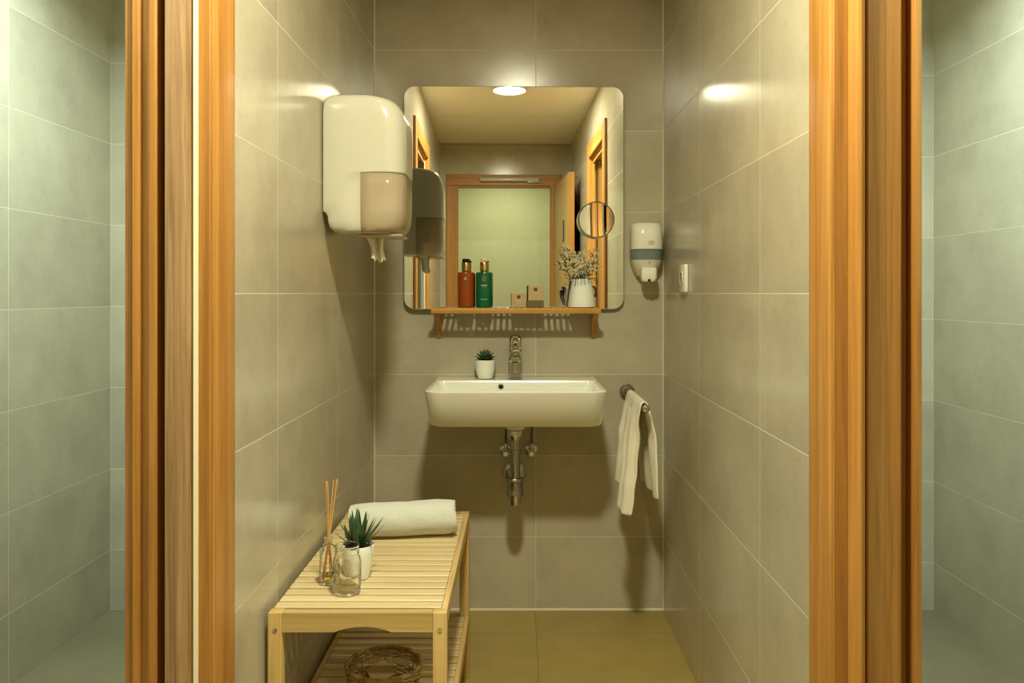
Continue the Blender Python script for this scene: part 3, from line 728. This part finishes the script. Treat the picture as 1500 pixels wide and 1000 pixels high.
MB().loft([pring(1.211, 0.018, -0.100, -0.068, 0.010), pring(1.214, 0.024, -0.106, -0.062, 0.012), pring(1.226, 0.0285, -0.110, -0.060, 0.012), pring(1.255, 0.0275, -0.108, -0.058, 0.010), pring(1.262, 0.0255, -0.104, -0.060, 0.010)]).build('push_lever', M['plastic_w'], sd, 40)
MB().lathe([(0.0050, 0), (0.0050, -0.002)], (sx+0.001, -0.1085, 1.2165), 14, 'y').build('nozzle', M['black'], sd)
b = MB()
for (u0, u1, v0, v1) in ((0.0, 0.018, 0.0105, 0.012), (0.0, 0.018, 0, 0.0015), (0, 0.0015, 0.0015, 0.0105), (0.0165, 0.018, 0.0015, 0.0105), (0.003, 0.011, 0.0072, 0.0086), (0.0085, 0.0150, 0.0035, 0.0050), (0.0085, 0.0100, 0.0050, 0.0072)):
    b.box(sx+0.001+u0, sx+0.001+u1, -0.1006, -0.0995, 1.3455+v0, 1.3455+v1)
b.build('logo', M['logo'], sd)
MB().box(sx+0.003, sx+0.006, -0.0940, -0.0925, 1.277, 1.285).build('key_slot', M['logo'], sd)

# ------------------------------------------------------------------ socket on right wall
so = thing('wall_socket', 'white power socket on the right wall beside the back corner', 'socket', (HW-0.006, -0.398, 1.17))
xs = HW-0.0005
yc, zc = -0.398, 1.218
MB().box(xs-0.012, xs, yc-0.043, yc+0.043, zc-0.0445, zc+0.0445, 0.003, seg=2).build('plate', M['plastic_w'], so)
def ringx(r0, r1, h0, h1, nm, m):
    MB().lathe([(r0, h0), (r1, h0), (r1, h1), (r0, h1)], (xs, yc, zc), 36, 'x', cap0=False, cap1=False).build(nm, M[m], so)
ringx(0.0195, 0.0225, -0.0118, -0.0155, 'socket_ring', 'plastic')
MB().lathe([(0.0190, -0.0121), (0.0190, -0.0130)], (xs, yc, zc), 36, 'x').build('socket_well', M['logo'], so)
for dy_ in (-0.008, 0.008):
    MB().lathe([(0.0025, -0.0131), (0.0025, -0.0138)], (xs, yc+dy_, zc), 12, 'x').build('pin_hole', M['black'], so)

# ------------------------------------------------------------------ towel rail and towel
rx, rz = 0.400, 0.808
ra = thing('towel_rail', 'chrome towel rail projecting from the back wall right of the washbasin', 'towel rail', (rx, 0, rz))
MB().lathe([(0.0275, -0.0005), (0.0275, -0.010), (0.025, -0.014), (0.0225, -0.014), (0.0225, -0.010), (0.012, -0.012)], (rx, 0, rz), 32, 'y').build('rosette', M['chrome_dull'], ra)
MB().lathe([(0.0065, -0.0125), (0.0065, -0.440)], (rx, 0, rz), 18, 'y').build('bar', M['chrome'], ra)
MB().lathe([(0.0068, -0.4405), (0.0115, -0.443), (0.0125, -0.450), (0.0110, -0.457), (0.006, -0.459)], (rx, 0, rz), 20, 'y').build('end_knob', M['chrome'], ra)
# towel draped over the bar
NT, NSs = 34, 60
b = MB(); grid = []
for i in range(NT+1):
    t = i/NT                               # 0 front (camera), 1 back
    row = []
    LL = 0.372-0.085*t+0.012*math.sin(7*t)            # left flap length
    LR = 0.315+0.010*t
    for j in range(NSs+1):
        s_ = j/NSs                          # 0 left bottom .. 0.5 bar .. 1 right bottom
        if s_ < 0.5:
            q = 1-2*s_; d_ = q*LL
            side = -1
        else:
            q = 2*s_-1; d_ = q*LR; side = 1
        r0 = 0.0125
        ang_ = min(1, d_/0.020)*PI/2
        x_ = rx+side*r0*math.sin(ang_); z_ = rz+0.003+r0*math.cos(ang_)-max(0, d_-0.016)
        y_ = -0.418+0.325*t
        g_ = max(0, d_-0.02)
        if side < 0:
            x_ += -0.11*g_*(1.0-0.25*t)-0.010*min(1, g_/0.05)
            x_ += 0.015*math.sin(15*t+0.5+3*g_)*min(1, g_/0.10)+0.009*math.sin(31*t+6*g_)*min(1, g_/0.1)
            y_ += 0.10*(0.5-t)*g_*1.6+0.010*math.sin(13*g_+4*t)
        else:
            x_ += 0.075*g_+0.010*min(1, g_/0.08)
            x_ += 0.009*math.sin(14*t+1.9+4*g_)*min(1, g_/0.10)
            y_ += 0.05*(0.5-t)*g_+0.006*math.sin(11*g_+2)
        nz = noise.noise(Vector((x_*18, y_*18, z_*18)))
        x_ += 0.0035*nz*min(1, g_/0.04)
        row.append((x_, y_, z_))
    grid.append(row)
b.loft(grid, False, False, closed=False)
tw = b.build('hand_towel', M['linen'], None, 180, loc=(rx, -0.25, 0.64))
sm = tw.modifiers.new('thick', 'SOLIDIFY'); sm.thickness = 0.0075; sm.offset = 0
ss = tw.modifiers.new('sub', 'SUBSURF'); ss.levels = 1; ss.render_levels = 1
tag(tw, 'cream hand towel draped over the chrome rail', 'towel')

# ------------------------------------------------------------------ roll dispenser on the left wall
wx = -HW+0.0008
yc = -0.685      # centre along the wall
dp = thing('paper_dispenser', 'large white paper towel dispenser on the left wall, sheet hanging out below', 'paper dispenser', (wx, yc, 1.335))
UM = 0.105
def prg(z_, u0, U, V, rc=0.055, sh_=0.0):
    """ring: back left, sides with a station at UM, rounded front corners"""
    rc = min(rc, V*0.9, (U-UM)*0.95)
    pts = []; nA = 8
    rb_ = min(0.012, V*0.5)
    side = [(u0, -V+rb_), (u0+rb_*0.3, -V+rb_*0.3), (u0+rb_, -V), ((u0+rb_+UM)/2, -V), (UM, -V), ((UM+U-rc)/2, -V)]
    cor = [(U-rc+rc*math.sin(a), -V+rc-rc*math.cos(a)) for a in [PI/2*k/nA for k in range(nA+1)]]
    half = side+cor
    other = [(u, -v) for u, v in half[::-1]]
    pts = half+[(U, -V+rc+(2*V-2*rc)*k/4) for k in (1, 2, 3)]+other
    return [(wx+u, yc+v, z_) for u, v in pts], len(side), nA
lev = [(1.3345, 0.060, 0.168, 0.078), (1.3352, 0.044, 0.188, 0.096), (1.340, 0.028, 0.204, 0.110), (1.350, 0.018, 0.213, 0.1165), (1.366, 0.014, 0.2175, 0.1185), (1.380, 0.013, 0.220, 0.1195), (1.388, 0.008, 0.2205, 0.12), (1.393, 0.0, 0.221, 0.12),
       (1.42, 0, 0.2215, 0.12), (1.46, 0, 0.222, 0.12), (1.498, 0, 0.222, 0.12), (1.502, 0, 0.222, 0.12), (1.56, 0, 0.222, 0.12), (1.62, 0, 0.221, 0.12), (1.645, 0, 0.219, 0.1195), (1.665, 0, 0.214, 0.1185), (1.680, 0.001, 0.207, 0.117), (1.693, 0.003, 0.197, 0.114), (1.703, 0.008, 0.184, 0.109), (1.710, 0.017, 0.167, 0.102), (1.714, 0.030, 0.147, 0.092), (1.7155, 0.046, 0.120, 0.072)]
allr = []; 
for z_, u0, U, V in lev:
    r_, ns, nA = prg(z_, u0, U, V); allr.append(r_)
npts = len(allr[0]); iA = 4; iB = npts-1-4     # indices of the UM stations
shell = MB(); win = MB()
vs = [[shell.bm.verts.new(p) for p in r] for r in allr]
wv = {}
def wvert(i, j):
    if (i, j) not in wv:
        x_, y_, z_ = allr[i][j]
        x_ -= 0.0012; y_ += 0.0014 if y_ < yc else -0.0014
        wv[(i, j)] = win.bm.verts.new((x_, y_, z_))
    return wv[(i, j)]
for i in range(len(allr)-1):
    for j in range(npts):
        k = (j+1) % npts
        zm = (lev[i][0]+lev[i+1][0])/2
        inw = 1.3350 < zm < 1.499 and iA <= j < iB
        if inw: win.bm.faces.new((wvert(i, j), wvert(i, k), wvert(i+1, k), wvert(i+1, j)))
        else: shell.bm.faces.new((vs[i][j], vs[i][k], vs[i+1][k], vs[i+1][j]))
shell.bm.faces.new(vs[-1]); shell.bm.faces.new(vs[0][::-1])
o = shell.build('cover', M['plastic'], dp, 38)
md = o.modifiers.new('thick', 'SOLIDIFY'); md.thickness = 0.0028; md.offset = -1
o = win.build('window', M['smoke'], dp, 38)
md = o.modifiers.new('thick', 'SOLIDIFY'); md.thickness = 0.0018; md.offset = -1
# inner bulkhead and paper roll
MB().box(wx+0.004, wx+0.098, yc-0.112, yc+0.112, 1.405, 1.49, 0.004).build('chassis', M['plastic_in'], dp)
MB().lathe([(0.016, 1.395), (0.050, 1.395), (0.052, 1.398), (0.052, 1.60), (0.05, 1.602), (0.016, 1.602)], (wx+0.156, yc, 0), 36).build('paper_roll', M['paper'], dp)
MB().lathe([(0.022, 1.325), (0.026, 1.3335), (0.034, 1.3343)], (wx+0.135, yc, 0), 24).build('outlet_nozzle', M['plastic_in'], dp)
MB().box(wx+0.090, wx+0.215, yc-0.085, yc+0.02, 1.324, 1.3335, 0.004).build('tear_lip', M['smoke'], dp)
rs = []
random.seed(5)
for i in range(15):
    t = i/14; z_ = 1.338-0.076*t; wd = 0.030-0.030*t*(1-t)-0.010*t
    rowf = []
    cxp = wx+0.128+0.010*t
    for k in range(24):
        u = k/23*2-1; yy = yc-0.024+0.010*math.sin(6*u+2*t)*(1-0.3*t)+0.012*math.sin(2.5*u+1)
        zz = z_+(random.uniform(-0.009, 0.004) if i == 14 else 0)+0.006*abs(u)*t
        rowf.append((cxp+wd*u, yy, zz))
    rs.append(rowf)
pp = MB().loft(rs, False, False, closed=False).build('paper_sheet', M['paper'], dp, 180)
md = pp.modifiers.new('thick', 'SOLIDIFY'); md.thickness = 0.0012; md.offset = 0

# ------------------------------------------------------------------ bench
BX0, BX1 = -0.525, -0.151; BY0, BY1 = -1.305, -0.510; BZ = 0.502; LG = 0.028
bn = thing('slatted_bench', 'light wooden slatted bench with a lower shelf against the left wall', 'bench', ((BX0+BX1)/2, (BY0+BY1)/2, 0))
for x0 in (BX0, BX1-LG-0.001):
    for y0 in (BY0, BY1-LG):
        lg = MB().box(x0, x0+LG+0.001, y0, y0+LG, 0, BZ, 0.0018, seg=2).build('leg', M['pine_z'], bn)
        if y0 == BY0:
            cx = x0+LG*0.5+0.001
            zz = BZ-0.036
            MB().lathe([(0.0048, 0), (0.0046, -0.0012), (0.0024, -0.0014), (0.0022, -0.0006)], (cx, y0-0.0001, zz), 16, 'y').build('screw', M['chrome'], lg)
# end rails with an arched cut-out
def arch_rail(y0, y1, zt, m='pine_shaded'):
    a, b_ = BX0+LG+0.0015, BX1-LG-0.0015
    mid = (a+b_)/2+0.012; hw = 0.060; pl = [(a, zt), (a, zt-0.040)]
    for k in range(13):
        t = k/12; pl.append((mid-hw+2*hw*t, zt-0.040+0.0115*math.sin(PI*t)**0.8))
    pl += [(b_, zt-0.040), (b_, zt)]
    b = MB(); 
    # build as vertical strips so the concave outline stays clean
    xsn = [p[0] for p in pl[1:-1]]; zl = [p[1] for p in pl[1:-1]]
    rs = [[(x, y0, zb), (x, y1, zb), (x, y1, zt), (x, y0, zt)] for x, zb in zip(xsn, zl)]
    b.loft(rs)
    return b.build('end_rail', M[m], bn, 30)
arch_rail(BY0+0.002, BY0+0.022, BZ-0.001)
arch_rail(BY1-0.022, BY1-0.002, BZ-0.001)
for zt in (BZ, 0.192):
    for x0 in (BX0+0.0005, BX1-0.0135):
        ztop = zt-0.0005 if not (zt == BZ and x0 < -0.3) else zt-0.0155
        MB().box(x0, x0+0.013, BY0+LG+0.0005, BY1-LG-0.0005, zt-0.036, ztop, 0.0015).build('side_rail', M['pine_y'], bn)
    n = 19; y0 = BY0+LG+0.002 if zt == BZ else BY0+LG+0.002; y1 = BY1-LG-0.001; pt = (y1-y0)/n
    for k in range(n):
        a = y0+k*pt
        MB().box(BX0+(0.0025 if zt == BZ else 0.014), BX1-0.0140, a+0.0044, a+pt-0.0044, zt-0.015, zt-0.0008+random.uniform(-.0003, .0003), 0.0016).build('slat', M['pine_x'], bn)
for y0, y1 in ((BY0+0.002, BY0+0.022), (BY1-0.022, BY1-0.002)):
    MB().box(BX0+LG+0.0015, BX1-LG-0.0015, y0, y1, 0.152, 0.191, 0.0015).build('shelf_rail', M['pine_x'], bn)

# rolled towel: a sheet wound into a spiral, lying across the bench
rt0 = Vector((-0.318, -0.765, BZ))
rot = Matrix.Rotation(math.radians(9), 4, 'Z')
prof = []; turns = 3.6; NP = 110; th = 0.0105
R0 = 0.0535
for k in range(NP+1):
    t = k/NP; a = 2*PI*turns*t; r = 0.010+(R0-0.010)*t; prof.append((r, a))
NL = 26; Lr = 0.285
outer = []
rs = []
for i in range(NL+1):
    u = i/NL; x = -Lr/2+Lr*u
    endr = 1-0.10*math.exp(-u*14)-0.10*math.exp(-(1-u)*14)+0.05*(u-0.5)
    ring_ = []
    po, pi_ = [], []
    for r, a in prof:
        A = a-2*PI*turns-PI*0.47+0.10*math.sin(u*3)
        sq = 0.92
        for lst, rr in ((po, r), (pi_, r-th)):
            rr = rr*endr
            nz = 0.0016*noise.noise(Vector((x*22, math.cos(A)*2.2, math.sin(A)*2.2)))*2
            yy = (rr+nz)*math.cos(A); zz = (rr+nz)*math.sin(A)*sq
            xo = x+0.004*math.sin(2*A)*(1 if abs(u-0.5) > 0.4 else 0)
            lst.append((xo, yy, zz))
    ring_ = po+pi_[::-1]
    rs.append(ring_)
zmin = min(p[2] for r in rs for p in r)
rs = [[tuple(rt0+(rot @ Vector((p[0], p[1], p[2]-zmin+0.0003)))) for p in r] for r in rs]
b = MB(); b.loft(rs, True, True)
bmesh.ops.triangulate(b.bm, faces=[f for f in b.bm.faces if len(f.verts) > 4])
ro = b.build('rolled_towel', M['terry'], None, 70, loc=tuple(rt0))
tag(ro, 'white terry towel rolled up at the far end of the bench', 'towel')

# reed diffuser
dx0, dy0, dz0 = -0.4385, -1.132, BZ-0.0002
rd = thing('reed_diffuser', 'clear glass reed diffuser with brown reeds on bench beside the left wall', 'diffuser', (dx0, dy0, dz0))
MB().lathe([(0.017, dz0), (0.0195, dz0+0.002), (0.0200, dz0+0.008), (0.0195, dz0+0.078), (0.016, dz0+0.086), (0.0095, dz0+0.090), (0.0088, dz0+0.101), (0.0105, dz0+0.103), (0.0105, dz0+0.107), (0.0080, dz0+0.108),
            (0.0072, dz0+0.100), (0.0080, dz0+0.090), (0.0145, dz0+0.083), (0.0172, dz0+0.077), (0.0176, dz0+0.010), (0.015, dz0+0.006)], (dx0, dy0, 0), 32).build('bottle', M['glass'], rd, 40)
MB().lathe([(0.014, dz0+0.0066), (0.0170, dz0+0.010), (0.0170, dz0+0.020)], (dx0, dy0, 0), 24).build('oil', M['oil'], rd, 40)
for k, (bx_, by_, tx_, ty_, hz) in enumerate(((-0.010, 0.004, -0.004, 0.006, 0.234), (0.006, -0.006, -0.006, 0.002, 0.236), (-0.012, -0.004, 0.013, -0.004, 0.240), (-0.008, -0.009, 0.020, 0.004, 0.240), (0.002, 0.010, 0.016, 0.012, 0.236), (0.010, 0.004, -0.001, -0.003, 0.228))):
    p0 = Vector((dx0+bx_, dy0+by_, dz0+0.012)); p1 = Vector((dx0+tx_*1.0, dy0+ty_, dz0+hz))
    # pinch every reed through the neck
    nk = Vector((dx0+(bx_+tx_)*0.12, dy0+(by_+ty_)*0.12, dz0+0.104))
    MB().tube([p0, p0.lerp(nk, .5), nk, nk.lerp(p1, .5), p1], 0.0016, 7).build('reed', M['reed'], rd)

# embossed glass jar
jx, jy = -0.3835, -1.190
jr = thing('glass_jar', 'empty embossed clear glass jar standing nearest the camera on the bench', 'jar', (jx, jy, dz0))
pf = [(0.024, 0), (0.0285, 0.0015), (0.0300, 0.006), (0.0305, 0.020), (0.0305, 0.072), (0.0290, 0.080), (0.0262, 0.085), (0.0262, 0.088), (0.0275, 0.0895), (0.0262, 0.092), (0.0275, 0.0945), (0.0262, 0.097), (0.0262, 0.103), (0.0272, 0.1045), (0.0268, 0.107), (0.0250, 0.107),
      (0.0240, 0.104), (0.0240, 0.086), (0.0275, 0.078), (0.0282, 0.070), (0.0282, 0.012), (0.024, 0.007)]
rings = []
nj = 56
for r, h in pf:
    row = []
    for k in range(nj):
        a = 2*PI*k/nj; em = 0.0
        if 0.015 < h < 0.075 and r > 0.030: em = 0.0006*math.sin(8*a)
        row.append((jx+(r+em)*math.cos(a), jy+(r+em)*math.sin(a), dz0+h))
    rings.append(row)
MB().loft(rings).build('jar_body', M['glass_emb'], jr, 60)
# embossed lattice beads on the outside of the jar
b = MB()
for lay in range(4):
    for k in range(10):
        a = 2*PI*(k+0.5*(lay % 2))/10; zc = dz0+0.021+0.015*lay
        cx_, cy_ = jx+0.0306*math.cos(a), jy+0.0306*math.sin(a)
        pts = []
        for q in range(10):
            t_ = 2*PI*q/10; du = 0.0062*math.cos(t_); dv = 0.0070*math.sin(t_)
            pts.append((cx_-du*math.sin(a), cy_+du*math.cos(a), zc+dv))
        b.tube(pts, 0.0006, 5, loop=True)
o = b.build('embossed_relief', M['glass'], jr, 60); o['kind'] = 'stuff'

# potted agave
ax_, ay_ = -0.3790, -1.092
ag = thing('potted_agave', 'spiky green potted plant in white pot behind the glass jar on bench', 'plant', (ax_, ay_, dz0))
MB().lathe([(0.024, dz0), (0.0265, dz0+0.0015), (0.0320, dz0+0.025), (0.0375, dz0+0.060), (0.0390, dz0+0.078), (0.0385, dz0+0.0795), (0.0365, dz0+0.0795), (0.0352, dz0+0.066), (0.001, dz0+0.066)], (ax_, ay_, 0), 36, cap1=False).build('pot', M['ceramic'], ag)
MB().lathe([(0.0348, dz0+0.0665), (0.0348, dz0+0.071), (0.01, dz0+0.073)], (ax_, ay_, 0), 22).build('soil', M['soil'], ag)
random.seed(21)
for lay, (cnt, el, ln, wd) in enumerate(((9, 0.60, 0.078, 0.0120), (9, 0.88, 0.080, 0.0115), (7, 1.12, 0.080, 0.0115), (4, 1.38, 0.076, 0.0105))):
    for k in range(cnt):
        az = 2*PI*(k+0.5*lay)/cnt+random.uniform(-.15, .15)
        ln2 = ln*random.uniform(0.88, 1.1)*(0.80 if math.cos(az) < -0.3 else 1)
        leaf_at(fleshy(ln2, wd, 0.004, 0.012*random.uniform(0.6, 1.3), 0.95, 10, 0.2), Vector((ax_+0.006*math.cos(az), ay_+0.006*math.sin(az), dz0+0.074+0.003*lay)), az, el+random.uniform(-.1, .1)).build('leaf', M['agave'], ag, 60)

# wicker basket on the lower shelf
kx, ky, kz = -0.3255, -1.042, 0.1915
bk = thing('wicker_basket', 'round brown wicker basket on the lower shelf of the bench', 'basket', (kx, ky, kz))
H_ = 0.080
def brad(h): return 0.068+0.020*math.sin(min(1, h/H_)*PI/2)
b = MB(); nst = 26
for k in range(nst):
    a = 2*PI*k/nst
    b.tube([(kx+brad(h)*math.cos(a), ky+brad(h)*math.sin(a), kz+0.004+h) for h in (0, 0.02, 0.04, 0.06, H_)], 0.0017, 5)
o = b.build('stakes', M['wicker'], bk, 60); o['kind'] = 'stuff'
b = MB(); rows = 15
for i in range(rows):
    if 9 <= i <= 10: continue     # open lace band
    h = 0.003+i*0.0052
    pts = []
    for k in range(nst*4):
        a = 2*PI*k/(nst*4); r = brad(h)+0.0022*math.cos(nst*a/2+PI*(i % 2))
        pts.append((kx+r*math.cos(a), ky+r*math.sin(a), kz+0.004+h))
    b.tube(pts, 0.0024, 5, loop=True)
o = b.build('weave', M['wicker'], bk, 60); o['kind'] = 'stuff'
b = MB()
for q in range(3):
    pts = []
    for k in range(150):
        a = 2*PI*k/150; w_ = 22*a+2*PI*q/3; r = brad(H_)+0.001+0.0034*math.cos(w_)
        pts.append((kx+r*math.cos(a), ky+r*math.sin(a), kz+H_+0.006+0.0034*math.sin(w_)))
    b.tube(pts, 0.0025, 6, loop=True)
b.build('braided_rim', M['wicker'], bk, 60)
MB().lathe([(0.066, kz+0.0002), (0.068, kz+0.002), (0.068, kz+0.006), (0.001, kz+0.006)], (kx, ky, 0), 30, cap1=False).build('base', M['wicker'], bk)
def small_box(name, label, cat, c, dims, mt, eul):
    from mathutils import Euler
    t = thing(name, label, cat, c)
    r = Euler(eul).to_matrix()
    o = MB().box(-dims[0]/2, dims[0]/2, -dims[1]/2, dims[1]/2, -dims[2]/2, dims[2]/2, 0.003, seg=2)
    bmesh.ops.transform(o.bm, matrix=Matrix.Translation(c) @ r.to_4x4(), verts=o.bm.verts)
    o.build('carton', mt, t)
    o = MB().box(-dims[0]/2-0.0006, dims[0]/2+0.0006, -dims[1]/2-0.0006, dims[1]/2+0.0006, dims[2]/2-0.010, dims[2]/2+0.0008, 0.001)
    bmesh.ops.transform(o.bm, matrix=Matrix.Translation(c) @ r.to_4x4(), verts=o.bm.verts)
    o.build('lid', mt, t)
small_box('soap_carton', 'small tilted brown box lying in the wicker basket', 'box', (kx-0.008, ky+0.004, kz+0.046), (0.052, 0.052, 0.048), mat('brown_card', (0.36, 0.25, 0.12), 0.6), (0.35, -0.25, 0.6))
t = thing('dark_pouch', 'dark folded pouch lying beside the brown box in the wicker basket', 'pouch', (kx+0.042, ky-0.006, kz+0.02))
rs = []
for i in range(9):
    t_ = i/8; w_ = 0.022*math.sin(PI*(0.12+0.76*t_)); 
    rs.append([(kx+0.036+w_*math.cos(a)*0.85+0.004*math.sin(3*a), ky-0.032+0.060*t_, kz+0.031+0.020*math.sin(PI*(0.15+0.7*t_))*math.sin(a)+0.003*math.sin(5*a+t_*4)) for a in [2*PI*k/18 for k in range(18)]])
MB().loft(rs).build('pouch_body', mat('dark_cloth', (0.025, 0.03, 0.025), 0.7), t, 50)
MB().tube([(kx+0.018, ky-0.026, kz+0.052), (kx+0.035, ky-0.030, kz+0.057), (kx+0.056, ky-0.018, kz+0.052)], 0.002, 6).build('drawstring', M['rubber'], t)
